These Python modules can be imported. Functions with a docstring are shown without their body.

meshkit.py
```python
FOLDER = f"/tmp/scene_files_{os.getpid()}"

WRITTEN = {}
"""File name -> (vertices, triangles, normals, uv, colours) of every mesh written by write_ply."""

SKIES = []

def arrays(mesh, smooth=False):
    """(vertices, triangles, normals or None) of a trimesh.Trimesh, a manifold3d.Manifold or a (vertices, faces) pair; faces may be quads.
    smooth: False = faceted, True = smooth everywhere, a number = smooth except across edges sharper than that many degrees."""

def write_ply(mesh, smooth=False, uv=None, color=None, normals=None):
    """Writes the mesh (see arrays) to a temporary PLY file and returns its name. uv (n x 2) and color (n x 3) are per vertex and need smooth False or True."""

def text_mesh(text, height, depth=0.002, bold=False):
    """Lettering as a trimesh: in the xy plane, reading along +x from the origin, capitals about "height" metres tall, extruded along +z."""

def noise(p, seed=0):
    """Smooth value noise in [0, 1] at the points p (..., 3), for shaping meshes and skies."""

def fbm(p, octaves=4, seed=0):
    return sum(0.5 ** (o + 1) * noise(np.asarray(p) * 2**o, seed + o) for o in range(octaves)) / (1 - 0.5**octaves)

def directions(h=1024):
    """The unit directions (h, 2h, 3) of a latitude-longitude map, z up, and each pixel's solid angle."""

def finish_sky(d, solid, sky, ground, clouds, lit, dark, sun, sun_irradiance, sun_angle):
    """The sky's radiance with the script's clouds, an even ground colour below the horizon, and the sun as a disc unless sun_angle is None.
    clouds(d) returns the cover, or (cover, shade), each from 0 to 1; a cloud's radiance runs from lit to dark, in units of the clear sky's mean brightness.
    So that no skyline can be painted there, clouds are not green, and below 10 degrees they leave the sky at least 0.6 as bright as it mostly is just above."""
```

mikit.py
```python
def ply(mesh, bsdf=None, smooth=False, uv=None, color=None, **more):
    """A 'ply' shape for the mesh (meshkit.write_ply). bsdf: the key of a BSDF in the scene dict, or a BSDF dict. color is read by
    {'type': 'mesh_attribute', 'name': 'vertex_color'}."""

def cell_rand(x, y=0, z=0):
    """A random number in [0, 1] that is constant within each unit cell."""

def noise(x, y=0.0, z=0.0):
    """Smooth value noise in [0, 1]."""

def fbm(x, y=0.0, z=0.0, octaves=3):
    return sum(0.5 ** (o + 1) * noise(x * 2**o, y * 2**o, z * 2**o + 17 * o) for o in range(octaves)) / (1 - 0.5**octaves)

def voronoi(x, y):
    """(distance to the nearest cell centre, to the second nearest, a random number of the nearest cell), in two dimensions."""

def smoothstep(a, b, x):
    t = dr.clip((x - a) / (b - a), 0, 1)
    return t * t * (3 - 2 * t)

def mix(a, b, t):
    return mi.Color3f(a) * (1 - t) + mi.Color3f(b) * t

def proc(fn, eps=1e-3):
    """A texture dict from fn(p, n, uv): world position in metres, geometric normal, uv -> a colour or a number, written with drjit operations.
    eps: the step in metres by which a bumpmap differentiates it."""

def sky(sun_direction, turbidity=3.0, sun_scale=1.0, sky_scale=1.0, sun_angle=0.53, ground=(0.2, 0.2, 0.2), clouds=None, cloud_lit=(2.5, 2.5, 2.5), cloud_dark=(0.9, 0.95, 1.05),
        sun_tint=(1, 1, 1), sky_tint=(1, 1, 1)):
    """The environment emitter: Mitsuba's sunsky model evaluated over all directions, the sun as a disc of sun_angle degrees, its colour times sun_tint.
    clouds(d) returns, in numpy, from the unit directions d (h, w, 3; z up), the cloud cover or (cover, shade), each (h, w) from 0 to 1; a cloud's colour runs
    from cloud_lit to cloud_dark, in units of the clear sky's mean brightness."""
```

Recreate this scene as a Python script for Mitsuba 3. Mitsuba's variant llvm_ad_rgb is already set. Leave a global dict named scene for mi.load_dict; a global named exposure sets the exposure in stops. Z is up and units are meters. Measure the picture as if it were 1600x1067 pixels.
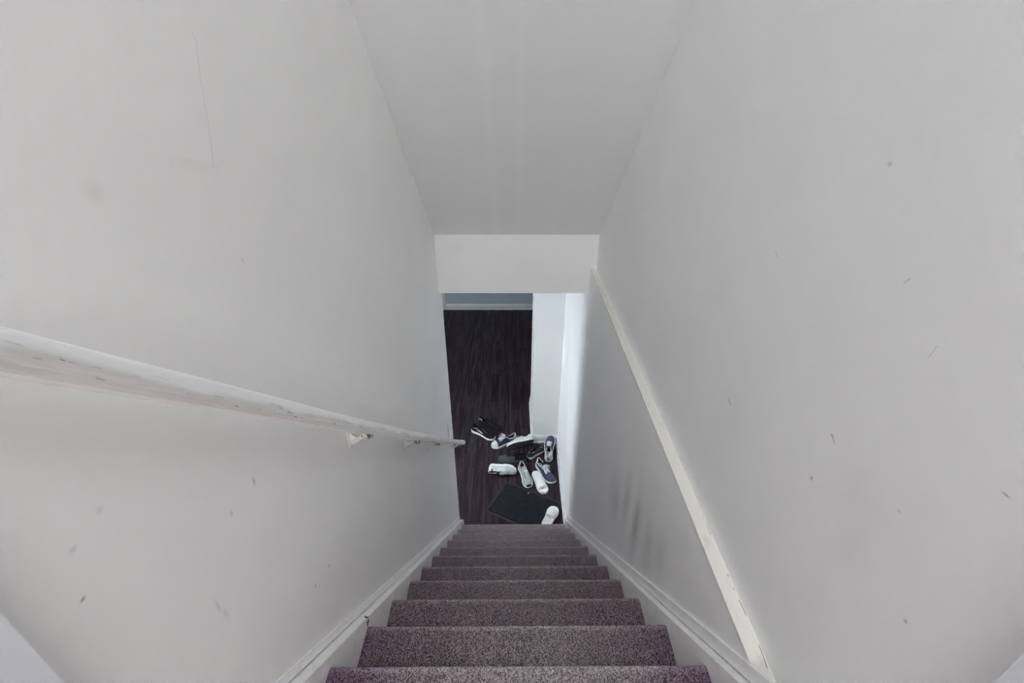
import math, random
import numpy as np, trimesh, drjit as dr, mitsuba as mi
import manifold3d as m3
from shapely.geometry import Polygon
import mikit
from mikit import noise, fbm, smoothstep, mix, cell_rand

T = mi.ScalarTransform4f
scene, labels = {}, {}
rng = random.Random(7)

# ------------------------------------------------------------------ camera, lights, exposure
H = 3.472                      # height of the camera above the lower floor
F_PX, PITCH = 736.0, math.radians(29.6)
scene['camera'] = {'type': 'perspective', 'fov': math.degrees(2 * math.atan(800 / F_PX)), 'fov_axis': 'x', 'near_clip': 0.02,
                   'to_world': T().look_at(origin=[0, 0, H], target=[0, math.cos(PITCH), H - math.sin(PITCH)], up=[0, 0, 1])}
exposure = 0.0
STAIR_LAMP = (38.0, 39.2, 38.6)      # dome lamp on the ceiling at the stair head
HALL_LAMP = (82.0, 84.6, 83.6)      # dome lamp on the ceiling of the upper hall
LOWER_LAMP = (99.0, 108.0, 114.5)  # cold dome lamp on the ceiling of the lower hall
FAR_FILL = (9.0, 10.3, 11.4)       # unseen second lamp added to brighten the far end of the lower hall
ADDED_BLIND = (14.0, 14.5, 14.5)          # glowing blind of an unseen window added to light the stairwell evenly


# ------------------------------------------------------------------ helpers
def key_for(name, parent=None):
    base = f'{parent}__{name}' if parent else name
    used = lambda k: k in scene or k in labels or any(s.startswith(k + '__') for s in scene)
    k, n = base, 0
    while used(k):
        n += 1
        k = f'{base}_{n:03d}'
    return k


def obj(name, mesh, mat, parent=None, smooth=35, label=None, cat=None, group=None, kind=None, **more):
    k = key_for(name, parent)
    scene[k] = mikit.ply(mesh, mat, smooth, **more)
    d = {n: v for n, v in (('label', label), ('category', cat), ('group', group), ('kind', kind)) if v}
    if d:
        labels[k] = d
    return k


def thing(name, label, cat, group=None):
    k = key_for(name)
    labels[k] = {'label': label, 'category': cat, **({'group': group} if group else {})}
    return k


def box(x0, x1, y0, y1, z0, z1):
    m = trimesh.creation.box((x1 - x0, y1 - y0, z1 - z0))
    m.apply_translation(((x0 + x1) / 2, (y0 + y1) / 2, (z0 + z1) / 2))
    return m


def join(*ms):
    return trimesh.util.concatenate([to_tm(m) for m in ms])


def to_tm(m):
    if isinstance(m, m3.Manifold):
        q = m.to_mesh()
        return trimesh.Trimesh(q.vert_properties[:, :3], q.tri_verts, process=False)
    return m


def to_man(m):
    return m3.Manifold(m3.Mesh(np.asarray(m.vertices, np.float32), np.asarray(m.faces, np.uint32)))


def extrude_x(poly_yz, x0, x1):
    """a (y, z) outline extruded along x"""
    m = trimesh.creation.extrude_polygon(Polygon(poly_yz), x1 - x0, engine='earcut')
    v = np.array(m.vertices)
    m = trimesh.Trimesh(np.stack([v[:, 2] + x0, v[:, 0], v[:, 1]], 1), m.faces, process=False)
    return m


def extrude_z(poly_xy, z0, z1):
    m = trimesh.creation.extrude_polygon(Polygon(poly_xy), z1 - z0, engine='earcut')
    m.apply_translation((0, 0, z0))
    return m


def moulding(profile, p0, p1, out):
    """a (distance from the wall, height) profile run from p0 to p1; out = the wall's normal"""
    m = trimesh.creation.extrude_polygon(Polygon(profile), 1.0, engine='earcut')
    v, p0, p1, out = np.array(m.vertices), np.array(p0, float), np.array(p1, float), np.array(out, float)
    w = p0 + v[:, 2:] * (p1 - p0) + v[:, :1] * out + v[:, 1:2] * np.array([0, 0, 1.0])
    m = trimesh.Trimesh(w, m.faces, process=False)
    m.fix_normals()
    return m


def rbox(x0, x1, y0, y1, z0, z1, r=0.003, seg=8):
    s = m3.Manifold.sphere(r, seg)
    pts = [s.translate((x, y, z)) for x in (x0 + r, x1 - r) for y in (y0 + r, y1 - r) for z in (z0 + r, z1 - r)]
    return to_tm(m3.Manifold.batch_hull(pts))


def tube(points, r, sides=7, closed=False):
    p = np.asarray(points, float)
    n = len(p)
    t = (np.roll(p, -1, 0) - np.roll(p, 1, 0)) if closed else np.gradient(p, axis=0)
    t /= np.linalg.norm(t, axis=1, keepdims=True) + 1e-12
    a = np.cross(t, np.where(np.abs(t[:, 2:]) < 0.9, [0, 0, 1.0], [1.0, 0, 0]))
    a /= np.linalg.norm(a, axis=1, keepdims=True) + 1e-12
    b = np.cross(t, a)
    an = np.arange(sides) * 2 * np.pi / sides
    rr = np.broadcast_to(r, (n,))[:, None, None]
    v = (p[:, None] + rr * (np.cos(an)[None, :, None] * a[:, None] + np.sin(an)[None, :, None] * b[:, None])).reshape(-1, 3)
    f = []
    for i in range(n if closed else n - 1):
        j = (i + 1) % n
        for k in range(sides):
            q = (k + 1) % sides
            f += [[i * sides + k, j * sides + k, j * sides + q], [i * sides + k, j * sides + q, i * sides + q]]
    if not closed:
        v = np.vstack([v, p[0], p[-1]])
        for k in range(sides):
            q = (k + 1) % sides
            f += [[n * sides, k, q], [n * sides + 1, (n - 1) * sides + q, (n - 1) * sides + k]]
    m = trimesh.Trimesh(v, np.array(f), process=False)
    m.fix_normals()
    return m


# ------------------------------------------------------------------ materials
def mat(name, color, rough=0.6, spec=0.4, **more):
    c = mikit.proc(color) if callable(color) else {'type': 'rgb', 'value': list(color)}
    scene[name] = {'type': 'twosided', 'bsdf': {'type': 'principled', 'base_color': c, 'roughness': rough, 'specular': spec, **more}}
    return name


def bumped(name, color, fn, scale, rough=0.6, spec=0.4, eps=1e-3):
    c = mikit.proc(color) if callable(color) else {'type': 'rgb', 'value': list(color)}
    scene[name] = {'type': 'twosided', 'bsdf': {'type': 'bumpmap', 'arbitrary': mikit.proc(fn, eps), 'scale': scale,
                   'bsdf': {'type': 'principled', 'base_color': c, 'roughness': rough, 'specular': spec}}}
    return name


def segment(y, z, a, b, w):
    """how near (y, z) lies to a drawn stroke, 1 on it, 0 beyond its width"""
    ay, az = a
    by, bz = b
    dy, dz = by - ay, bz - az
    t = dr.clip(((y - ay) * dy + (z - az) * dz) / (dy * dy + dz * dz), 0, 1)
    d = dr.sqrt(dr.square(y - ay - t * dy) + dr.square(z - az - t * dz))
    return 1 - smoothstep(0.3 * w, w, d)


def blob(y, z, cy, cz, ry, rz):
    return dr.exp(-dr.square((y - cy) / ry) - dr.square((z - cz) / rz))


WALL = (0.835, 0.833, 0.825)
left_crack = [(0.790, 3.523), (0.795, 3.512), (0.790, 3.50), (0.780, 3.468), (0.774, 3.444), (0.767, 3.411), (0.759, 3.381), (0.747, 3.349)]
left_dents = [(0.296, 2.993, .003, .002, .6), (0.594, 2.854, .003, .007, .35), (0.662, 2.453, .003, .003, .55), (0.735, 2.42, .003, .003, .6),
              (0.521, 2.859, .003, .005, .25), (0.751, 3.201, .002, .004, .25), (0.315, 3.048, .004, .003, .2), (0.356, 3.058, .004, .004, .15),
              (0.521, 3.361, .010, .012, .07), (0.427, 2.765, .003, .014, .16), (0.433, 2.735, .004, .012, .12)]


def left_color(p, n, uv):
    y, z = p.y, p.z
    d = 0.045 * (fbm(y * 5, z * 5, 3.0, 4) - 0.5)
    c = segment(y, z, left_crack[0], left_crack[1], .0012)
    for a, b in zip(left_crack[1:-1], left_crack[2:]):
        c = dr.maximum(c, segment(y, z, a, b, .0012))
    k = 1 + d - 0.16 * c
    k -= 0.05 * segment(y, z, (0.66, 3.37), (0.755, 3.345), .012) * noise(y * 90, z * 90)
    for cy, cz, ry, rz, s in left_dents:
        k -= s * blob(y, z, cy, cz, ry, rz)
    return mi.Color3f(*WALL) * dr.clip(k, 0.15, 1.2)


right_dents = [(0.578, 2.878, .003, .003, .6), (0.574, 2.975, .004, .003, .25), (0.342, 3.097, .004, .0012, .5), (0.666, 3.367, .004, .003, .3),
               (0.349, 2.86, .0025, .0025, .5), (0.426, 2.975, .002, .002, .35), (0.495, 2.935, .055, .05, .055), (0.462, 2.86, .03, .05, .05), (0.85, 2.80, .07, .06, .03)]
right_strokes = [((0.893, 2.81), (0.875, 2.806), .004, .22), ((0.566, 3.238), (0.560, 3.246), .002, .2), ((0.575, 2.975), (0.563, 2.968), .002, .25),
                 ((0.488, 3.171), (0.485, 3.19), .0015, .15), ((0.86, 3.168), (0.872, 3.175), .003, .12)]


def right_color(p, n, uv):
    y, z = p.y, p.z
    k = 1 + 0.045 * (fbm(y * 5, z * 5, 9.0, 4) - 0.5)
    for cy, cz, ry, rz, s in right_dents:
        k -= s * blob(y, z, cy, cz, ry, rz)
    for a, b, w, s in right_strokes:
        k -= s * segment(y, z, a, b, w)
    up = dr.clip(k, 0.15, 1.2)
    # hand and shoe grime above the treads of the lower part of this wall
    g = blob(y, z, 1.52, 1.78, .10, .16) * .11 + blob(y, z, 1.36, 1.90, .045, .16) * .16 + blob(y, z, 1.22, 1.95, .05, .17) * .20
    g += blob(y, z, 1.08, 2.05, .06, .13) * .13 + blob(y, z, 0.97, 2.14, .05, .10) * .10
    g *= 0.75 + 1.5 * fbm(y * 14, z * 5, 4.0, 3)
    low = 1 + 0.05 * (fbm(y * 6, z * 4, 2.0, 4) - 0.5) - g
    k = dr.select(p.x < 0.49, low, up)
    return mi.Color3f(0.83, 0.831, 0.836) * k


def peel(p, n, uv):
    return noise(p.x * 160, p.y * 160, p.z * 160) + 0.6 * noise(p.x * 60 + 9, p.y * 60, p.z * 60)


def ceiling_color(p, n, uv):
    x = p.x + 0.012 * (noise(p.y * 3, 1.0) - 0.5)
    k = 1 + 0.028 * dr.exp(-dr.square((x + 0.092) / .022)) + 0.025 * dr.exp(-dr.square((x - 0.03) / .012)) + 0.03 * (fbm(p.x * 5, p.y * 2, p.z * 2, 3) - .5)
    k -= 0.5 * dr.exp(-(dr.square(p.x + 0.035) + dr.square(p.y - 1.56)) / .000016)
    return mi.Color3f(0.79, 0.786, 0.778) * k


bumped('paint_left', left_color, peel, 0.00022, 0.55, 0.35)
bumped('paint_right', right_color, peel, 0.00022, 0.55, 0.35)
bumped('paint_ceiling', ceiling_color, peel, 0.0002, 0.7, 0.25)
mat('paint_plain', WALL, 0.6, 0.3)
mat('paint_hall', (0.60, 0.59, 0.57), 0.7, 0.2)
mat('paint_cool', (0.80, 0.81, 0.815), 0.5, 0.35)
mat('paint_far', (0.50, 0.565, 0.615), 0.6, 0.3)


def trim_color(p, n, uv):
    d = smoothstep(0.58, 0.78, fbm(p.x * 40, p.y * 26, p.z * 26, 4))
    return mix((0.90, 0.90, 0.895), (0.74, 0.73, 0.69), 0.5 * d)


def ledge_color(p, n, uv):
    d = smoothstep(0.55, 0.8, fbm(p.x * 60, p.y * 18, 2.0, 4))
    crack = smoothstep(0.60, 0.66, noise(p.y * 60, 5.0)) * (1 - smoothstep(0.0, 0.0016, dr.abs(p.x - 0.500 - 0.004 * noise(p.y * 25, 2.0)))) * (1 - smoothstep(0.75, 0.95, p.y))
    return mix((0.80, 0.79, 0.75), (0.66, 0.65, 0.60), 0.5 * d) * (1 - 0.75 * crack)


mat('trim_white', (0.80, 0.81, 0.82), 0.35, 0.45)
mat('trim_worn', trim_color, 0.42, 0.4)
mat('ledge_paint', ledge_color, 0.45, 0.4)
mat('jamb_white', (0.78, 0.80, 0.85), 0.3, 0.5)


def rail_color(p, n, uv):
    # height above the rail's axis: beige grime and painted-in shade on the lower half, white top
    h = p.z - (0.01043 * p.y * p.y - 0.95922 * p.y + 3.58156)
    q = fbm(p.x * 40, p.y * 18, h * 120, 4)
    low = smoothstep(0.006, -0.006, h + 0.012 * (noise(p.y * 22, 3.0) - 0.5))
    c = mix((0.84, 0.84, 0.86), (0.60, 0.575, 0.54), low * (0.55 + 0.75 * (q - 0.3)))
    scuff = smoothstep(0.68, 0.80, fbm(p.y * 60, h * 240, p.x * 90, 3))
    c = c * (1 - 0.30 * scuff * (0.35 + 0.65 * low))
    chip = smoothstep(0.835, 0.855, fbm(p.y * 55 + 3, h * 220, 2.0, 3)) * low
    return mix(c, (0.12, 0.10, 0.08), chip)


def rail_bump(p, n, uv):
    return fbm(p.x * 70, p.y * 30, p.z * 30, 3)


bumped('rail_paint', rail_color, rail_bump, 0.0012, 0.35, 0.45)
mat('bracket_paint', (0.72, 0.72, 0.70), 0.4, 0.4)


def rust_color(p, n, uv):
    return mix((0.09, 0.05, 0.025), (0.55, 0.52, 0.47), smoothstep(0.42, 0.6, noise(p.x * 260, p.y * 260, p.z * 260)))


mat('bracket_rust', rust_color, 0.5, 0.4)


def pile(p, n, uv):
    v = p.y + p.z
    return noise(p.x * 420, v * 300, 1.0) + 0.7 * noise(p.x * 190, v * 150, 7.0)


NOSE_Y = (2.67, 2.45, 2.239, 2.034, 1.819, 1.615, 1.404, 1.205, .995, .785, .578, .369)


def carpet_color(p, n, uv):
    v = p.y + 0.37 * p.z
    fine = 0.45 * noise(p.x * 640, v * 420, p.z * 320) + 0.22 * noise(p.x * 330, v * 200, p.z * 180 + 5) + 0.33 * cell_rand(p.x * 560, v * 420, p.z * 330)
    t = smoothstep(0.30, 0.74, fine)
    wear = dr.exp(-dr.square((p.x - 0.02) / 0.27)) * (0.55 + 0.45 * noise(p.x * 9, p.z * 4.8, 3.0))
    step_light = smoothstep(1.45, 0.35, p.z) + 0.7 * smoothstep(2.18, 2.26, p.z) * dr.exp(-dr.square((p.x - 0.03) / 0.30)) + 0.35 * smoothstep(1.98, 2.06, p.z) * dr.exp(-dr.square((p.x - 0.1) / 0.25))  # light on the upper and lowest steps, put into the carpet colour
    edge = mi.Float(1.0)
    for y in NOSE_Y:
        edge = dr.minimum(edge, dr.abs(p.y - y + 0.004))
    edge = 1 - smoothstep(0.004, 0.022, edge)  # nosings lightened: the light their edges catch is painted in
    k = dr.clip(0.32 * wear + 0.80 * step_light + 0.45 * edge, 0, 1)
    dark = mix((0.034, 0.019, 0.027), (0.165, 0.128, 0.142), k)
    light = mix((0.375, 0.285, 0.325), (0.710, 0.625, 0.660), k)
    purple = smoothstep(0.27, 0.43, dr.abs(p.x - 0.013) + 0.05 * noise(p.x * 60, p.y * 60, 4.0)) * smoothstep(1.9, 2.3, p.z)
    return mix(dark, light, t) * mix((1, 1, 1), (0.76, 0.66, 0.86), purple)


bumped('carpet', carpet_color, pile, 0.004, 0.95, 0.1)
mat('carpet_thread', (0.035, 0.022, 0.03), 0.95, 0.1)


def plank_color(p, n, uv):
    col = dr.floor((p.x + 0.51) / 0.1222)
    r = cell_rand(col, dr.floor(p.y / 0.9 + 3 * cell_rand(col, 3.0)), 2.0)
    g = fbm(p.x * 55 + 13 * r, p.y * 3.2 + 31 * r, r * 9, 4)
    f = noise(p.x * 240, p.y * 9, r * 5)
    c = mix((0.013, 0.009, 0.013), (0.050, 0.040, 0.048), smoothstep(0.26, 0.78, g))
    c = mix(c, (0.032, 0.015, 0.022), 0.5 * r)
    return c * (0.75 + 0.5 * f)


mat('plank', plank_color, 0.40, 0.06)
mat('floor_joint', (0.17, 0.15, 0.165), 0.7, 0.2)


def mat_color(p, n, uv):
    s = 0.6 * noise(p.x * 300, p.y * 300) + 0.4 * noise(p.x * 35, p.y * 35, 2.0)
    return mix((0.008, 0.009, 0.013), (0.024, 0.026, 0.034), s)


bumped('mat_pile', mat_color, pile, 0.004, 0.95, 0.1)
mat('mat_rubber', (0.028, 0.026, 0.031), 0.6, 0.3)
mat('lint', (0.50, 0.50, 0.50), 0.8, 0.2)
mat('paper', (0.75, 0.74, 0.72), 0.8, 0.2)
mat('lamp_base', (0.8, 0.8, 0.8), 0.4, 0.5)

# ------------------------------------------------------------------ the setting
UP = 2.498                     # upper floor
TOP = 4.90                     # upper ceiling
LOW = 2.299                    # lower ceiling
XL, XR, XU = -0.45, 0.472, 0.506   # left wall, lower part and upper part of the right wall
YH, YE = 2.667, 2.775          # header's face, end of the left wall
LEDGE = 2.4595

# lower floor: slab and planks
floor = obj('floor', box(-2.6, 1.6, 1.6, 7.3, -0.12, -0.004), 'floor_joint', kind='structure', label='dark brown plank floor of the lower hall')
PW = 0.1222
joints = {-2: [5.21], -1: [3.637], 0: [5.083], 1: [4.861, 3.872], 2: [4.647, 3.637], 3: [3.425], 4: [4.223, 5.09], 5: [5.21]}
for c in range(-9, 9):
    x0 = -0.51 + (c - 1) * PW
    ys, y = [], 1.6 + rng.uniform(-0.9, 0)
    known = joints.get(c - 0, [])
    y = (known[0] - 3 * 1.215 if known else y)
    while y < 7.3:
        ys.append(y)
        y += 1.215
    ys = sorted([q for q in ys if not any(0.02 < abs(q - k) < 0.6 for k in known)] + [k for k in known if all(abs(k - q) > 0.02 for q in ys)] + [7.3 + 0.3])
    for a, b in zip(ys[:-1], ys[1:]):
        a, b = max(a, 1.6), min(b, 7.29)
        if b - a < 0.05:
            continue
        g, ch = 0.0011, 0.0014
        dz = rng.uniform(-0.0003, 0)
        X0, X1, Y0, Y1 = x0 + g, x0 + PW - g, a + g, b - g
        v = [[x, y_, -0.0042] for x, y_ in ((X0, Y0), (X1, Y0), (X1, Y1), (X0, Y1))] + [[x, y_, dz - ch] for x, y_ in ((X0, Y0), (X1, Y0), (X1, Y1), (X0, Y1))]
        v += [[x, y_, dz] for x, y_ in ((X0 + ch, Y0 + ch), (X1 - ch, Y0 + ch), (X1 - ch, Y1 - ch), (X0 + ch, Y1 - ch))]
        f = [[3, 2, 1, 0], [8, 9, 10, 11]]
        for q in range(4):
            w = (q + 1) % 4
            f += [[q, w, w + 4, q + 4], [q + 4, w + 4, w + 8, q + 8]]
        obj('plank', (np.array(v), np.array(f)), 'plank', floor, smooth=False)

# stairwell walls
obj('wall_left', box(XL - 0.12, XL, 0.236, YE, 0, TOP), 'paint_left', kind='structure', label='grey white painted wall carrying the handrail')
low = extrude_z([(XR, 0.236), (XR, 2.70), (0.4876, 3.9), (0.62, 3.9), (0.62, 0.236)], 0, LOW)
low2 = box(XR, 0.62, 0.236, YH + 0.01, LOW, LEDGE - 0.012)
upw = box(XU, 0.62, 0.236, YH + 0.12, LOW, TOP)
obj('wall_right', join(low, low2, upw), 'paint_right', smooth=False, kind='structure', label='grey white painted wall with a thicker lower part under a ledge')
ledge = extrude_z([(XR - 0.001, 0.236), (XR - 0.001, YH), (XU + 0.002, YH), (XU + 0.002, 0.236)], LEDGE - 0.012, LEDGE)
obj('trim_1', ledge, 'ledge_paint', smooth=False, kind='structure', label='cream painted ledge running level along the right wall')


def slope_z(y):
    return 3.648 - 0.9127 * (y - 1.59)


ytop = 1.59 + (3.648 - TOP) / 0.9127
obj('ceiling', extrude_x([(2.78, slope_z(2.667) - .0), (YH, slope_z(YH)), (ytop, TOP), (-6.5, TOP), (-6.5, TOP + .1), (2.78, TOP + .1)], -1.62, 1.62), 'paint_ceiling', smooth=False, kind='structure', label='sloped white ceiling over the stairs')
obj('wall_header', box(XL, XU + 0.003, YH, YH + 0.12, LOW, slope_z(YH) + 0.02), 'paint_plain', smooth=False, kind='structure', label='white bulkhead across the foot of the sloped ceiling')
obj('ceiling_lower', box(-2.6, 1.62, YH + 0.118, 7.3, LOW, LOW + 0.1), 'paint_plain', smooth=False, kind='structure')
obj('ceiling_lower', box(-2.6, XL - 0.118, 1.6, YH + 0.119, LOW, LOW + 0.1), 'paint_plain', smooth=False, kind='structure')
# lower hall
obj('wall_back', box(0.222, 0.63, 3.9, 4.6, 0, LOW), 'paint_cool', smooth=False, kind='structure', label='white wall end beside the shoes at the foot of the stairs')
obj('wall_far', box(-2.7, 1.7, 7.21, 7.33, 0, LOW), 'paint_far', smooth=False, kind='structure', label='blue grey wall at the far end of the lower hall')
obj('wall_far_left', box(-2.72, -2.6, 1.5, 7.25, 0, LOW), 'paint_cool', smooth=False, kind='structure')
obj('wall_far_right', box(1.6, 1.72, 4.5, 7.25, 0, LOW), 'paint_cool', smooth=False, kind='structure')
obj('wall_alcove_rear', box(0.6, 1.7, 4.48, 4.6, 0, LOW), 'paint_cool', smooth=False, kind='structure')
obj('wall_under_stairs', box(-2.7, XL - 0.11, 1.48, 1.6, 0, LOW), 'paint_cool', smooth=False, kind='structure')
BASE = [(0, 0), (.018, 0), (.018, .016), (.012, .024), (.012, .078), (.008, .084), (.008, .094), (.003, .108), (0, .108)]
obj('baseboard_back', moulding(BASE, (0.204, 3.9, 0), (0.484, 3.9, 0), (0, -1, 0)), 'trim_white', smooth=False, kind='structure')
obj('baseboard_return', moulding(BASE, (0.222, 4.6, 0), (0.222, 3.882, 0), (-1, 0, 0)), 'trim_white', smooth=False, kind='structure')
obj('baseboard_right', moulding(BASE, (0.4735, 2.80, 0), (0.4876, 3.9, 0), (-1, 0, 0)), 'trim_white', smooth=False, kind='structure')
obj('baseboard_far', moulding([(a, b * 0.95) for a, b in BASE], (-1.11, 7.21, 0), (1.6, 7.21, 0), (0, -1, 0)), 'trim_white', smooth=False, kind='structure')
obj('trim_2', moulding([(0, 0), (.018, 0), (.018, 2.1), (.012, 2.12), (0, 2.12)], (-1.19, 7.21, 0), (-1.12, 7.21, 0), (0, -1, 0)), 'trim_white', smooth=False, kind='structure', label='white upright casing on the far wall')
# upper hall (behind and around the camera)
obj('floor_upper', box(-1.6, 1.6, -6.5, 0.145, UP - 0.2, UP - 0.001), 'carpet', smooth=False, kind='structure')
obj('wall_hall_left', box(-1.62, -1.5, -6.5, 0.236, UP, TOP), 'paint_hall', smooth=False, kind='structure')
obj('wall_hall_right', box(1.5, 1.62, -6.5, 0.236, UP, TOP), 'paint_hall', smooth=False, kind='structure')
obj('wall_hall_back', box(-1.62, 1.62, -6.62, -6.5, UP, TOP), 'paint_hall', smooth=False, kind='structure')
scene['added_window_1__blind'] = mikit.ply(box(-0.78, 0.78, -6.49, -6.485, UP + 0.75, UP + 2.15), 'paint_plain', False, emitter={'type': 'area', 'radiance': {'type': 'rgb', 'value': list(ADDED_BLIND)}})  # added light source, out of view behind the camera
labels['added_window_1'] = {'kind': 'structure', 'label': 'added unseen window with a glowing white blind lighting the stairwell from the upper hall'}
fr = [box(-0.86, 0.86, -6.5, -6.47, UP + a, UP + b) for a, b in ((0.67, 0.75), (2.15, 2.23))] + [box(a, b, -6.5, -6.47, UP + 0.75, UP + 2.15) for a, b in ((-0.86, -0.78), (0.78, 0.86))]
scene['added_window_1__frame'] = mikit.ply(join(*fr), 'trim_white', False)
obj('wall_hall_front', join(box(-1.55, XL - 0.001, 0.116, 0.236, 0, TOP), box(XU + 0.001, 1.55, 0.116, 0.236, 0, TOP)), 'paint_hall', smooth=False, kind='structure')


def jamb(x0, x1, y1, s):
    """jamb board with a bead along its edge"""
    a = box(x0, x1, 0.10, y1, UP, TOP)
    xi = x1 if s > 0 else x0
    b = box(min(xi, xi + s * .006), max(xi, xi + s * .006), 0.17, 0.185, UP, TOP)
    return join(a, b)


obj('trim_3', jamb(XL, XL + 0.012, 0.236, 1), 'jamb_white', smooth=False, kind='structure', label='white door jamb at the head of the stairs on the left')
obj('trim_4', jamb(XU - 0.012, XU, 0.247, -1), 'jamb_white', smooth=False, kind='structure', label='white door jamb at the head of the stairs on the right')

# ------------------------------------------------------------------ lamps (both out of the frame, on their ceilings)
def dome_lamp(pos, r, radiance, label):
    k = thing('ceiling_lamp', label, 'lamp')
    x, y, z = pos
    b = trimesh.creation.cylinder(r * 1.08, 0.02, sections=40)
    b.apply_translation((x, y, z - 0.01))
    obj('base', b, 'lamp_base', k, smooth=35)
    prof = [(0.0, -0.55 * r)] + [(r * math.sin(a), -0.55 * r * math.cos(a)) for a in np.linspace(0.15, math.pi / 2, 10)]
    d = trimesh.creation.revolve(np.array(prof), sections=40)
    d.apply_translation((x, y, z - 0.02))
    d.fix_normals()
    if d.face_normals[0][2] > 0 or np.mean((d.triangles_center - [x, y, z]) * d.face_normals) < 0:
        d.invert()
    kk = key_for('shade', k)
    scene[kk] = mikit.ply(d, 'lamp_base', False, emitter={'type': 'area', 'radiance': {'type': 'rgb', 'value': list(radiance)}})
    return k


dome_lamp((0.05, -2.0, TOP), 0.20, HALL_LAMP, 'round white ceiling lamp in the middle of the upper hall')
dome_lamp((0.05, -0.8, TOP), 0.20, STAIR_LAMP, 'round white ceiling lamp above the stair head')
dome_lamp((-1.35, 2.84, LOW), 0.20, LOWER_LAMP, 'round cold white ceiling lamp of the lower hall near the stairs')
dome_lamp((-1.5, 6.5, LOW), 0.17, FAR_FILL, 'added cold white ceiling lamp brightening the far end of the lower hall')

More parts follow.
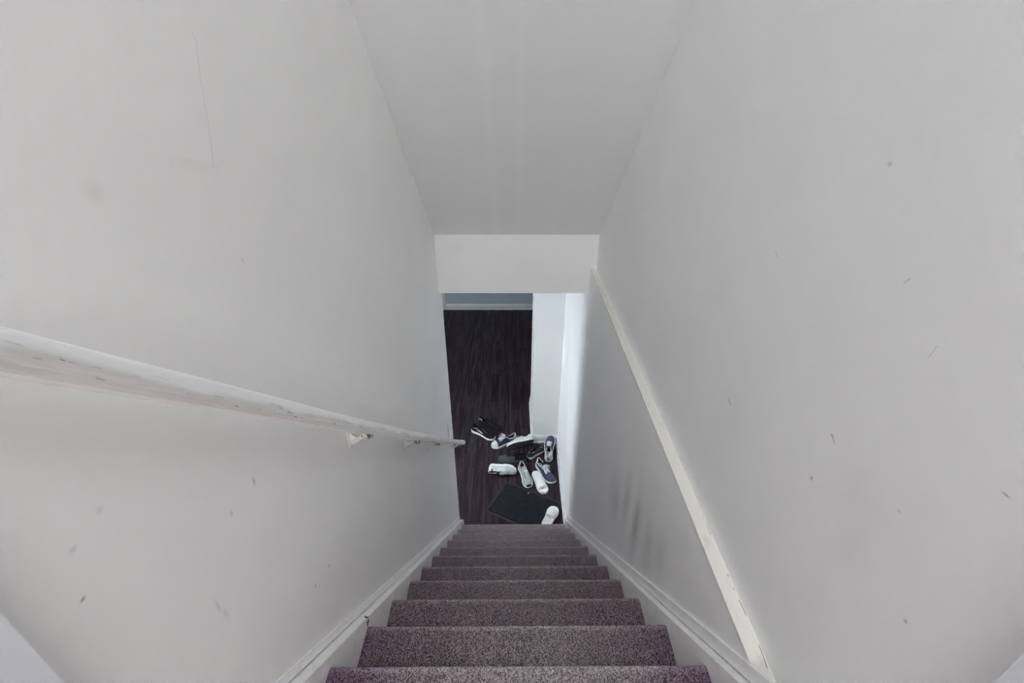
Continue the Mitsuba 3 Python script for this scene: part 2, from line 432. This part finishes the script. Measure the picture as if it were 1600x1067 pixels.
# ------------------------------------------------------------------ staircase
stairs = thing('staircase', 'steep straight staircase in mauve brown carpet between two white stringers', 'staircase')
nose = [(2.67, .208), (2.45, .425), (2.239, .637), (2.034, .840), (1.819, 1.056), (1.615, 1.259), (1.404, 1.470), (1.205, 1.665), (.995, 1.875), (.785, 2.084), (.578, 2.290), (.369, 2.498)]
SX0, SX1 = -0.418, 0.444
for i, (y, z) in enumerate(nose):
    yb = nose[i + 1][0] - 0.016 if i + 1 < len(nose) else 0.10
    zr = nose[i - 1][1] if i else 0.0
    arc = [(y - .017 + .017 * math.cos(a), z - .017 + .017 * math.sin(a)) for a in np.linspace(math.pi / 2, -math.pi / 2.2, 9)]
    prof = [(yb, z)] + arc + [(y - .016, z - .036), (y - .016, zr + .001), (y - .034, zr + .001), (y - .034, z - .04), (yb, z - .04)]
    m = extrude_x(prof, SX0, SX1)
    # the pile: finer strips across and a slightly uneven surface
    v = np.array(m.vertices)
    v[:, 2] += (v[:, 0] - 0.013) * 0.0098 * (v[:, 2] > zr + .02)
    m = trimesh.Trimesh(v, m.faces, process=False)
    obj('step', m, 'carpet', stairs, smooth=40)


def stringer(dz_top, x0, x1, y_lo, y_hi, z_depth=0.30):
    sl = (2.290 - .208) / (2.67 - .578)
    top = lambda y: .208 + (2.67 - y) * sl + dz_top
    pts = [(y_hi, top(y_hi)), (y_lo, top(y_lo)), (y_lo, top(y_lo) - z_depth)]
    yb = y_hi - 0.02
    pts += [(y_hi - .35, 0.0), (y_hi, 0.0)]
    return extrude_x(pts, x0, x1)


def band(dz0, dz1, x0, x1, y_lo, y_hi):
    sl = (2.290 - .208) / (2.67 - .578)
    top = lambda y, d: .208 + (2.67 - y) * sl + d
    return extrude_x([(y_hi, top(y_hi, dz1)), (y_lo, top(y_lo, dz1)), (y_lo, top(y_lo, dz0)), (y_hi, top(y_hi, dz0))], x0, x1)


obj('stringer', stringer(.026, XL + .0005, SX0 - .0002, 0.24, 2.774), 'trim_worn', stairs, smooth=False, label='white stringer board along the left wall')
obj('cap_moulding', band(.031, .060, XL + .0004, XL + .005, 0.24, 2.774), 'trim_worn', stairs, smooth=False)
obj('stringer', stringer(.040, SX1 + .0002, XR - .0005, 0.24, 2.70), 'trim_worn', stairs, smooth=False, label='white stringer board along the right wall')
obj('cap_moulding', band(.045, .088, XR - .008, XR - .0004, 0.24, 2.70), 'trim_worn', stairs, smooth=False)
mat('joint_shade', (0.10, 0.095, 0.09), 0.8, 0.2)  # for dark strips laid in the stringer gaps, their shade as colour
obj('joint_strip', band(.0255, .0305, XL + .0004, XL + .0012, 0.24, 2.774), 'joint_shade', stairs, smooth=False, label='thin dark strip painting the shade in the joint above the left stringer')
obj('joint_strip', band(.0395, .0445, XR - .0012, XR - .0004, 0.24, 2.70), 'joint_shade', stairs, smooth=False, label='thin dark strip painting the shade in the joint above the right stringer')
# a torn tuft of carpet standing up at the left end of the tenth tread
tuft = []
for q in range(26):
    a = np.array([-0.424 + rng.uniform(-.004, .006), 0.785 + rng.uniform(-.012, .0), 2.082])
    h = rng.uniform(.010, .030)
    lean = np.array([rng.uniform(-.002, .006), rng.uniform(.0, .012), h])
    tuft.append(tube([a, a + lean * .5 + [rng.uniform(-.002, .002), 0, 0], a + lean], .0011, 5))
obj('carpet_tuft', join(*tuft), 'carpet_thread', stairs, label='torn dark tuft of carpet at the left end of a tread')

# ------------------------------------------------------------------ handrail
rail = thing('handrail', 'white painted wooden handrail descending along the left wall', 'handrail')
RX = -0.386
rail_z = lambda y: 0.01043 * y * y - 0.95922 * y + 3.58156      # a long rail that sags a little
sidev = np.array([1.0, 0, 0])


def rail_frame(y):
    d = np.array([0, 1.0, 0.02086 * y - 0.95922])
    d /= np.linalg.norm(d)
    u = np.cross(sidev, d)
    return np.array([RX, y, rail_z(y)]), d, u if u[2] > 0 else -u


R = 0.0185
sec = [(R * math.cos(a), R * .98 * math.sin(a)) for a in np.linspace(0.0, math.pi, 21)]          # rounded top
sec += [(-R * 1.0, -R * .50), (-R * .84, -R * .56), (-R * .84, -R * .86), (-R * .78, -R * .92), (R * .78, -R * .92), (R * .84, -R * .86), (R * .84, -R * .56), (R * 1.0, -R * .50)]
sec = np.array(sec)
rows = []
for y, k in [(0.16, 1.0)] + [(q, 1.0) for q in np.linspace(0.17, 2.842, 70)] + [(2.848, .95), (2.851, .84)]:
    c, d, upv = rail_frame(y)
    wob = 0.0008 * math.sin(5.1 * y) + 0.0006 * math.sin(11.7 * y + 1)
    rows.append(c + upv * wob + k * (sec[:, :1] * sidev + sec[:, 1:] * upv))
n, k = len(rows), len(sec)
v = np.vstack(rows + [[rows[0].mean(0)], [rows[-1].mean(0)]])
f = []
for i in range(n - 1):
    for j in range(k):
        q = (j + 1) % k
        f += [[i * k + j, (i + 1) * k + j, (i + 1) * k + q], [i * k + j, (i + 1) * k + q, i * k + q]]
for j in range(k):
    q = (j + 1) % k
    f += [[n * k, j, q], [n * k + 1, (n - 1) * k + q, (n - 1) * k + j]]
rm = trimesh.Trimesh(v, np.array(f), process=False)
rm.fix_normals()
obj('rail', rm, 'rail_paint', rail, smooth=30)
for yb in (0.985, 1.478, 1.880, 2.66):
    c, d, upv = rail_frame(yb)
    c = c - upv * (R * .86 + 0.0045)
    zt = c[2] + 0.004
    yp = yb + 0.012
    plate = rbox(XL + .0003, XL + .0045, yp - .011, yp + .011, zt - .066, zt - .006, .0018)
    arm = to_tm(m3.Manifold.batch_hull([m3.Manifold.sphere(.0052, 10).translate(q) for q in ((XL + .006, yp - .003, zt - .052), (XL + .006, yp + .003, zt - .052), (XL + .010, yp, zt - .056))] + [m3.Manifold.sphere(.0045, 10).translate(q) for q in ((RX - .008, yb - .003, c[2] - .007), (RX - .008, yb + .003, c[2] - .007))]))
    web = to_tm(m3.Manifold.batch_hull([m3.Manifold.sphere(.0016, 8).translate(q) for q in ((XL + .004, yp, zt - .020), (XL + .004, yp, zt - .054), (XL + .024, yp - .004, zt - .036))]))
    b = obj('bracket', join(plate, arm, web), 'bracket_paint', rail, smooth=40)
    clamp = rbox(-.011, .011, -.019, .019, -.006, .006, .002)
    screw = [trimesh.creation.cylinder(.0038, .004, sections=10) for _ in range(2)]
    screw[0].apply_translation((0, -.012, -.0075))
    screw[1].apply_translation((0, .012, -.0075))
    cl = join(clamp, *screw)
    M = np.eye(4)
    M[:3, 0], M[:3, 1], M[:3, 2], M[:3, 3] = sidev, d, upv, c
    if np.linalg.det(M[:3, :3]) < 0:
        M[:3, 0] *= -1
    cl.apply_transform(M)
    obj('clamp', cl, 'bracket_rust', b, smooth=40, label='rusty clamp with chipped paint')

# light switch on the left wall, near its end
sw = thing('light_switch', 'white light switch on the left wall above the end of the handrail', 'light switch')
obj('plate', rbox(XL, XL + .007, 2.565, 2.645, 1.235, 1.355, .003), 'trim_white', sw)
obj('toggle', rbox(XL + .005, XL + .016, 2.60, 2.61, 1.285, 1.305, .002), 'trim_white', sw)

# ------------------------------------------------------------------ door mat
MA = math.radians(-27.4)


def place2(m, x, y, z, yaw, roll=0.0, pitch=0.0):
    m = to_tm(m).copy()
    R_ = trimesh.transformations.euler_matrix(roll, pitch, yaw, 'sxyz')
    m.apply_transform(R_)
    m.apply_translation((x, y, z))
    return m


dm = thing('door_mat', 'black doormat lying askew at the foot of the stairs', 'doormat')
rub = trimesh.creation.extrude_polygon(Polygon([(-.288, -.200), (.288, -.200), (.288, .200), (-.288, .200)]).buffer(.006), .003, engine='earcut')
obj('rubber_border', place2(rub, .108, 3.02, .0003, MA), 'mat_rubber', dm, smooth=False)
pm = rbox(-.276, .276, -.186, .186, 0, .006, .003)
obj('pile', place2(pm, .108, 3.02, .003, MA), 'mat_pile', dm)
specks = []
for q in range(26):
    a, b = (rng.uniform(-.26, .26), rng.uniform(-.17, .17)) if q > 9 else (rng.uniform(-.26, -.19), rng.uniform(-.08, .14))
    s = rng.uniform(.0007, .0015)
    m = trimesh.creation.icosphere(0, s)
    m.apply_scale((1.6, 1, .5))
    m.apply_translation((a, b, .0095))
    specks.append(m)
obj('mat_lint', place2(join(*specks), .108, 3.02, .0003, MA), 'lint', label='pale specks of lint scattered on the black doormat', cat='lint', kind='stuff')


def scrap(x, y, z, s, label, yaw=0.4):
    m = trimesh.creation.icosphere(2, 1.0)
    v = np.array(m.vertices)
    v *= (1 + 0.35 * np.sin(7 * v[:, :1] + 3 * v[:, 1:2]) * np.cos(5 * v[:, 2:]))
    m = trimesh.Trimesh(v * [s, s * .45, s * .3], m.faces, process=False)
    obj('paper_scrap', place2(m, x, y, z + s * .27, yaw), 'paper', label=label, cat='scrap', smooth=True)


scrap(-0.046, 1.195, 1.662, .0045, 'tiny white paper scrap on the nosing of a middle step')
scrap(-0.142, 0.93, 1.875, .0040, 'tiny white paper scrap lying on the tread left of centre', 0.2)
scrap(0.155, 3.18, .008, .007, 'larger pale crumb near the rear edge of the doormat', 0.3)
scrap(-0.03, 4.01, 0, .008, 'white scrap on the planks behind the white toed navy sneaker', 0.1)
scrap(-0.085, 3.965, 0, .007, 'small pale scrap on the planks just left of the other scrap', -0.7)

# ------------------------------------------------------------------ shoes
S_W = [0, .02, .07, .15, .28, .42, .55, .66, .76, .85, .92, .97, .992, 1.0]
V_W = [.008, .020, .031, .0355, .0345, .036, .0415, .0460, .0470, .0435, .0355, .0235, .0125, .004]
S_H = [0, .02, .06, .15, .28, .36, .44, .52, .62, .72, .82, .90, .95, .985, 1.0]
V_H = [.030, .055, .068, .064, .058, .066, .072, .066, .055, .046, .040, .033, .025, .013, .004]
from scipy.interpolate import PchipInterpolator
W_ = PchipInterpolator(S_W, V_W)
H_ = PchipInterpolator(S_H, V_H)


class Shoe:
    def __init__(s, L=.292, side=1, sole=.030, wide=1.0, tall=1.0):
        s.L, s.side, s.sole, s.wide, s.tall = L, side, sole, wide, tall

    def w(s, t):
        return W_(np.clip(t, 0, 1)) * s.wide

    def c(s, t):
        return s.side * (.010 * np.sin(np.pi * np.clip((t - .2) / .8, 0, 1)) - .004)

    def zs(s, t):
        t = np.asarray(t, float)
        return s.sole * (1 - .28 * np.clip((t - .25) / .5, 0, 1)) + .012 * np.clip((t - .74) / .26, 0, 1) ** 2

    def h(s, t):
        return H_(np.clip(t, 0, 1)) * s.tall

    def point(s, t, th, d=0.0, inset=0.94):
        """a point of the upper: t along the shoe, th around it (0 one side, pi the other), d outward"""
        t, th = np.broadcast_arrays(np.asarray(t, float), np.asarray(th, float))

        def at(t, th):
            cy, sy = np.cos(th), np.sin(th)
            n = 2.5
            yy = np.sign(cy) * np.abs(cy) ** (2 / n)
            zz = np.abs(sy) ** (2 / n)
            heel = 1 - np.clip((t - .40) / .3, 0, 1)
            w = s.w(t) * inset * (1 - (.10 + .24 * heel) * zz ** 1.4)
            return np.stack([t * s.L, s.c(t) + yy * w, s.zs(t) - .004 + zz * s.h(t)], -1)

        p = at(t, th)
        if np.any(d):
            e = 1e-3
            a = at(np.clip(t + e, 0, 1), th) - at(np.clip(t - e, 0, 1), th)
            b = at(t, np.clip(th + e, 0.001, np.pi - .001)) - at(t, np.clip(th - e, .001, np.pi - .001))
            n_ = np.cross(a, b)
            n_ /= np.linalg.norm(n_, axis=-1, keepdims=True) + 1e-12
            cen = np.stack([t * s.L, s.c(t), s.zs(t)], -1)
            n_ *= np.sign(np.sum(n_ * (p - cen), -1, keepdims=True) + 1e-12)
            p = p + n_ * np.asarray(d)[..., None] if np.ndim(d) else p + n_ * d
        return p

    def solid(s):
        ts = np.concatenate([np.linspace(0, .08, 6)[:-1], np.linspace(.08, .9, 30), np.linspace(.9, 1, 9)[1:]])
        th = np.linspace(0, np.pi, 25)
        rows = [s.point(t, th) for t in ts]
        return s._ring(rows)

    def _ring(s, rows):
        n, k = len(rows), len(rows[0])
        v = np.vstack(rows + [[np.mean(rows[0], 0)], [np.mean(rows[-1], 0)]])
        f = []
        for i in range(n - 1):
            for j in range(k):
                q = (j + 1) % k
                f += [[i * k + j, (i + 1) * k + j, (i + 1) * k + q], [i * k + j, (i + 1) * k + q, i * k + q]]
        for j in range(k):
            q = (j + 1) % k
            f += [[n * k, j, q], [n * k + 1, (n - 1) * k + q, (n - 1) * k + j]]
        m = trimesh.Trimesh(v, np.array(f), process=False)
        m.fix_normals()
        return m

    def slab(s, z0, z1, grow, r=.004):
        """the sole between two fractions of its height"""
        ts = np.concatenate([np.linspace(0, .08, 6)[:-1], np.linspace(.08, .9, 24), np.linspace(.9, 1, 8)[1:]])
        rows = []
        for t in ts:
            spring = .010 * np.clip((t - .74) / .26, 0, 1) ** 2 + .004 * np.clip((.08 - t) / .08, 0, 1) ** 2
            zt = s.zs(t)
            a, b = spring + (zt - spring) * z0, spring + (zt - spring) * z1
            w, c = s.w(t) + grow, s.c(t)
            x = t * s.L + (grow if t > .95 else -grow if t < .04 else 0)
            rr = min(r, (b - a) * .45, w * .45)
            bul = .0018
            rows.append(np.array([[x, c - w + rr, a], [x, c - w - bul * .3, a + rr], [x, c - w - bul, (a + b) / 2], [x, c - w, b - rr], [x, c - w + rr, b],
                                  [x, c + w - rr, b], [x, c + w, b - rr], [x, c + w + bul, (a + b) / 2], [x, c + w + bul * .3, a + rr], [x, c + w - rr, a]]))
        return s._ring(rows)

    def hole(s, grow=0.0):
        t = np.linspace(.045, .43, 22)
        u = (t - .045) / .385
        wy = (s.w(t) * .83 - .004) * np.sqrt(np.clip(1 - np.abs(2 * u - 1) ** 3.2, 0, 1)) * (1 - .15 * u)
        up = np.stack([t * s.L, s.c(t) + wy], 1)
        dn = np.stack([t * s.L, s.c(t) - wy], 1)[::-1][1:-1]
        return Polygon(np.vstack([up, dn])).buffer(grow)

    def top_z(s, x, y):
        t = np.clip(x / s.L, 0, 1)
        heel = 1 - np.clip((t - .40) / .3, 0, 1)
        zz = 0.9 * np.ones_like(t)
        for _ in range(8):
            w = s.w(t) * .94 * (1 - (.10 + .24 * heel) * zz ** 1.4)
            zz = .5 * zz + .5 * np.clip(1 - np.clip(np.abs(y - s.c(t)) / w, 0, 1) ** 2.5, 0, 1) ** (1 / 2.5)
        return s.zs(t) - .004 + zz * s.h(t)

    def patch(s, t0, t1, lo, hi, d=.0018, nt=16, nh=10):
        """a raised panel on the upper; lo(t) and hi(t) bound it around the shoe, in degrees"""
        ts, rows = np.linspace(t0, t1, nt), []
        for t in ts:
            a, b = (np.radians(g(t) if callable(g) else g) for g in (lo, hi))
            th = np.linspace(a, b, nh)
            rows.append(np.vstack([s.point(t, th, d), s.point(t, th[::-1], -.002)]))
        return s._ring(rows)


def fabric(name, c, c2=None, f=300, rough=.85):
    if c2 is None:
        return mat(name, c, rough, .25)
    return mat(name, lambda p, n, uv: mix(c, c2, noise(p.x * f, p.y * f, p.z * f)), rough, .25)


fabric('black_fabric', (.007, .007, .010))
fabric('black_lining', (.004, .004, .006))
fabric('navy_fabric', (.022, .028, .048), (.034, .042, .068))
fabric('navy_light', (.046, .054, .092), (.060, .070, .112))
fabric('slate_fabric', (.035, .042, .058))
fabric('white_leather', (.70, .72, .72), rough=.5)
fabric('offwhite_mesh', (.52, .56, .56), (.64, .67, .66), 260)
fabric('silver_mesh', (.34, .38, .40), (.56, .60, .62), 220)
fabric('grey_knit', (.24, .27, .26), (.47, .50, .48), 420)
fabric('charcoal_fabric', (.035, .040, .042), (.060, .066, .066), 300)
fabric('olive_fabric', (.040, .056, .052), (.075, .095, .088), 260)
fabric('grey_lining', (.16, .17, .19))
fabric('dark_lining', (.025, .025, .032))
fabric('white_rubber', (.74, .76, .78), rough=.5)
fabric('pink_rubber', (.52, .46, .47), rough=.55)
fabric('dark_rubber', (.055, .058, .062), (.09, .092, .095), 90, .6)
fabric('black_rubber', (.012, .012, .014), rough=.5)
fabric('lace_white', (.68, .70, .72))
fabric('lace_grey', (.33, .36, .38))
fabric('lace_black', (.012, .012, .016))
fabric('slide_foam', (.80, .80, .81), rough=.6)


def shoe(name, label, heel, toe, upper, lining, mid, out, collar, lace, L=None, side=1, roll=0, pitch=0, z=0, sole=.030, wide=1.0, tall=1.0, extras=(), bow=False, tongue=None, group='shoes piled at the foot of the stairs', at=None, yaw=None):
    heel, toe = np.array(heel, float), np.array(toe, float)
    dvec = toe - heel
    L = L or float(np.hypot(*dvec))
    yaw = math.atan2(dvec[1], dvec[0]) if yaw is None else math.radians(yaw)
    s = Shoe(L, side, sole, wide, tall)
    k = thing(name, label, 'shoe', group)
    mid_pt = (heel + toe) / 2
    Rm = trimesh.transformations.euler_matrix(math.radians(roll), math.radians(pitch), 0, 'sxyz')

    def put(m):
        m = to_tm(m).copy()
        m.apply_translation((-L / 2, 0, 0))
        m.apply_transform(Rm)
        m.apply_transform(trimesh.transformations.rotation_matrix(yaw, [0, 0, 1]))
        m.apply_translation((*mid_pt, 0))
        return m

    meshes = []

    def part(pn, m, mt, parent=k, lab=None):
        meshes.append((pn, put(m), mt, lab))

    solid = to_man(s.solid())
    floor_z = sole * .8
    prism = lambda g, z0: to_man(extrude_z(list(s.hole(g).exterior.coords)[:-1], z0, .3))
    part('upper', solid - prism(.0035, floor_z - .004), upper)
    part('lining', (solid ^ prism(.0035, floor_z - .004)) - prism(0, floor_z + .004), lining)
    part('midsole', s.slab(.18, 1.0, .003), mid)
    part('outsole', s.slab(0, .20, .002, .002), out)
    hp = np.array(s.hole(.0015).exterior.coords)[:-1]
    zt = s.top_z(hp[:, 0], hp[:, 1])
    part('collar', tube(np.column_stack([hp, zt - .001]), .0054, 7, True), collar)
    # tongue
    rows = []
    for q in np.linspace(0, 1, 9):
        t = .365 + .145 * q
        hw = .021 - .004 * (1 - q)
        yy = np.linspace(-1, 1, 7)
        zc = s.zs(.45) - .004 + s.h(.45) + .016 * (1 - q) ** 1.3 - .004 * q
        zc = min(zc, s.zs(t) + s.h(t) + .024) if q < .6 else s.zs(t) - .004 + s.h(t) + .0015
        up_ = np.column_stack([np.full(7, t * L - .006 * (1 - q)), s.c(t) + yy * hw, zc - .007 * yy ** 2])
        rows.append(np.vstack([up_, (up_ - [0, 0, .006])[::-1]]))
    part('tongue', s._ring(rows), tongue or lining)
    # laces: bars and crossings
    ls = []
    ts = np.linspace(.47, .68, 5)
    for i, t in enumerate(ts):
        hw = 30 - 3 * i
        th = np.radians(np.linspace(90 - hw, 90 + hw, 9))
        ls.append(tube(s.point(t, th, .0042), .0026, 6))
        if i + 1 < len(ts):
            for sg in (1, -1):
                th = np.radians(90 + sg * np.linspace(-hw, hw - 3, 9))
                ls.append(tube(s.point(np.linspace(t, ts[i + 1], 9), th, .0062), .0024, 6))
    if bow:
        t = .46
        c0 = s.point(t, np.pi / 2, .008)
        for sg in (1, -1):
            a = np.linspace(0, 2 * np.pi, 15)
            lp = c0 + np.column_stack([.012 * np.sin(a) + .012 * (1 - np.cos(a)), sg * .022 * (1 - np.cos(a)), .006 * np.sin(a / 2) - .012 * (1 - np.cos(a)) / 2])
            ls.append(tube(lp, .0024, 6))
            en = np.linspace(0, 1, 8)
            ls.append(tube(c0 + np.column_stack([.055 * en, sg * (.012 + .02 * en), .004 - .022 * en]), .0024, 6))
    part('laces', join(*ls), lace)
    for e in extras:
        pn, mt, args = e[0], e[1], e[2:]
        ms = [s.patch(*a) for a in args]
        part(pn, join(*ms), mt)
    lo = min(m.vertices[:, 2].min() for _, m, _, _ in meshes)
    for pn, m, mt, lab in meshes:
        m.apply_translation((0, 0, z - lo))
        obj(pn, m, mt, k, smooth=40, label=lab)
    return k


def both(t0, t1, lo, hi, d=.0018):
    """the same panel on both sides"""
    g = lambda q, t: q(t) if callable(q) else q
    return (t0, t1, lo, hi, d), (t0, t1, lambda t: 180 - g(hi, t), lambda t: 180 - g(lo, t), d)


def swoosh(flip):
    # a curved tick: fat near the toe end, thin and rising towards the heel
    lo = lambda t: 10 + 30 * np.clip((.50 - t) / .40, 0, 1) ** 1.3 + 16 * np.clip((t - .50) / .08, 0, 1)
    hi = lambda t: lo(t) + 0.8 + 9.5 * np.sin(np.pi * np.clip((t - .10) / .48, 0, 1) ** 1.8)
    return (.10, .58, (lambda t: 180 - hi(t)), (lambda t: 180 - lo(t)), .002) if flip else (.10, .58, lo, hi, .002)


eyestay = both(.42, .70, lambda t: 50 + 6 * (t - .42) / .28, lambda t: 66 + 6 * (t - .42) / .28)
toecap = (.80, .992, 4, 176)
heelcup = (.004, .13, 6, 62), (.004, .13, 118, 174)
foxing = both(.10, .80, 2, lambda t: 18 + 8 * np.cos(9 * t))

shoe('sneaker', 'black sneaker with thick white sole and white tick, front one of the black pair', (-.440, 4.095), (-.188, 3.930), 'black_fabric', 'black_lining', 'white_rubber', 'black_rubber', 'black_fabric', 'lace_black',
     sole=.040, wide=1.08, tall=1.1, extras=[('tick_mark', 'white_leather', swoosh(True)), ('eyestay', 'slate_fabric', *eyestay)], side=1)
shoe('sneaker', 'all black sneaker behind the white soled black one, farthest from the stairs', (-.375, 4.215), (-.120, 4.085), 'black_fabric', 'black_lining', 'black_rubber', 'black_rubber', 'black_fabric', 'lace_black',
     wide=1.05, tall=1.12, extras=[('heel_mark', 'white_leather', (.03, .075, 116, 146, .002)), ('side_mark', 'lace_grey', (.10, .13, 118, 150, .002), (.16, .18, 120, 148, .002)), ('eyestay', 'black_lining', *eyestay)], side=-1)
shoe('sneaker', 'navy sneaker with pale toe cap and white laces, toe pointing left', (.045, 3.945), (-.218, 3.815), 'navy_fabric', 'dark_lining', 'white_rubber', 'white_rubber', 'silver_mesh', 'lace_white',
     side=-1, tall=1.12, wide=1.1, bow=True, extras=[('toe_cap', 'offwhite_mesh', toecap), ('heel_cup', 'silver_mesh', *heelcup), ('eyestay', 'silver_mesh', *eyestay)])
shoe('sneaker', 'white sneaker tipped on its side showing its dark grey outsole', (.232, 3.835), (-.046, 3.760), 'offwhite_mesh', 'dark_lining', 'white_rubber', 'dark_rubber', 'white_leather', 'lace_grey',
     side=1, roll=76, pitch=7, z=.001, sole=.034, wide=1.05, extras=[('eyestay', 'slate_fabric', *eyestay), ('heel_cup', 'white_leather', *heelcup)])
shoe('sneaker', 'charcoal sneaker with pinkish sole between the tipped white sneaker and the round collared navy one', (.172, 3.635), (.352, 3.835), 'charcoal_fabric', 'black_lining', 'pink_rubber', 'dark_rubber', 'charcoal_fabric', 'lace_black',
     side=-1, sole=.036, extras=[('heel_cup', 'dark_lining', *heelcup), ('eyestay', 'grey_lining', *eyestay)])
shoe('sneaker', 'navy sneaker with round pale collar, toe raised in the corner', (.372, 3.625), (.412, 3.845), 'navy_light', 'dark_lining', 'white_rubber', 'dark_rubber', 'silver_mesh', 'lace_white', L=.285,
     side=1, pitch=-22, wide=1.1, tall=1.08, extras=[('heel_cup', 'silver_mesh', *heelcup), ('eyestay', 'silver_mesh', *eyestay)])
shoe('sneaker', 'navy sneaker with loose white laces next to the right baseboard', (.258, 3.562), (.404, 3.306), 'slate_fabric', 'dark_lining', 'white_rubber', 'white_rubber', 'silver_mesh', 'lace_white', L=.305,
     side=-1, sole=.034, wide=1.1, tall=1.08, bow=True, extras=[('toe_cap', 'navy_light', (.72, .992, 4, 176)), ('eyestay', 'lace_white', *eyestay), ('heel_cup', 'silver_mesh', *heelcup)])
shoe('sneaker', 'dark green grey sneaker with black collar in the middle of the heap, toe pointing left', (.150, 3.625), (-.140, 3.625), 'olive_fabric', 'black_lining', 'charcoal_fabric', 'black_rubber', 'black_fabric', 'lace_black',
     side=1, sole=.026, tall=1.05, extras=[('heel_cup', 'black_fabric', *heelcup), ('eyestay', 'charcoal_fabric', *eyestay), ('side_panel', 'black_fabric', *both(.13, .42, 8, 70))])
shoe('sneaker', 'white sneaker lying on its side with its opening to the left', (-.222, 3.500), (.048, 3.440), 'silver_mesh', 'dark_lining', 'white_rubber', 'white_rubber', 'pink_rubber', 'lace_white',
     side=1, roll=86, sole=.032, wide=1.06, extras=[('side_panel', 'offwhite_mesh', *both(.18, .62, 14, 62)), ('heel_cup', 'white_leather', *heelcup)])
shoe('sneaker', 'grey knit sneaker with black toe tip, toe towards the doormat', (.096, 3.522), (.164, 3.247), 'grey_knit', 'dark_lining', 'white_rubber', 'black_rubber', 'grey_knit', 'lace_white', L=.300,
     side=1, wide=1.04, extras=[('toe_tip', 'black_rubber', (.955, .998, 2, 178, .003)), ('eyestay', 'grey_lining', *eyestay), ('heel_cup', 'offwhite_mesh', *heelcup)], tongue='grey_knit')


def slide(label, heel, toe, z=0, L=.285):
    heel, toe = np.array(heel, float), np.array(toe, float)
    dv = toe - heel
    yaw, c = math.atan2(dv[1], dv[0]), (heel + toe) / 2
    k = thing('slide_sandal', label, 'sandal', 'white slide sandals')
    wS = PchipInterpolator([0, .03, .1, .25, .45, .62, .78, .9, .97, 1], [.010, .026, .040, .044, .043, .049, .053, .046, .028, .010])
    ts = np.concatenate([np.linspace(0, .1, 7)[:-1], np.linspace(.1, .9, 20), np.linspace(.9, 1, 8)[1:]])
    rows = []
    for t in ts:
        w = wS(t)
        zt = .034 - .012 * min(max((t - .3) / .4, 0), 1) + .006 * max(0, (t - .88) / .12)
        yy = np.linspace(-1, 1, 9)
        top = np.column_stack([np.full(9, t * L), yy * (w - .002), zt - .004 * (1 - yy ** 4)])
        bot = np.column_stack([np.full(4, t * L), np.array([1, .94, -.94, -1]) * w, np.array([.006, 0, 0, .006])])
        rows.append(np.vstack([top, bot]))
    fb = Shoe()._ring(rows)
    rows = []
    for t in np.linspace(.46, .80, 12):
        w = wS(t) + .002
        u = (t - .46) / .34
        hh = .060 - .016 * u
        th = np.linspace(0, np.pi, 19)
        n = 2.3
        oy = np.sign(np.cos(th)) * np.abs(np.cos(th)) ** (2 / n)
        oz = np.abs(np.sin(th)) ** (2 / n)
        lo = .008
        o = np.column_stack([np.full(19, t * L) + .014 * oz * (1 if u > .5 else -1) * abs(2 * u - 1) ** 2 * 0 - .02 * oz * (0), oy * w, lo + oz * hh])
        i = np.column_stack([np.full(19, t * L), oy * (w - .006), lo + oz * (hh - .006)])[::-1]
        rows.append(np.vstack([o, i]))
    st = Shoe()._ring(rows)

    def put(m):
        m = m.copy()
        m.apply_translation((-L / 2, 0, 0))
        return place2(m, *c, z, yaw)

    obj('footbed', put(fb), 'slide_foam', k, smooth=45)
    obj('strap', put(st), 'slide_foam', k, smooth=45)


slide('white slide sandal beside the doormat, between grey knit and navy sneakers', (.224, 3.442), (.314, 3.176))
slide('white slide sandal on the doormat against the bottom step', (.285, 2.770), (.392, 2.992), z=.0115, L=.26)
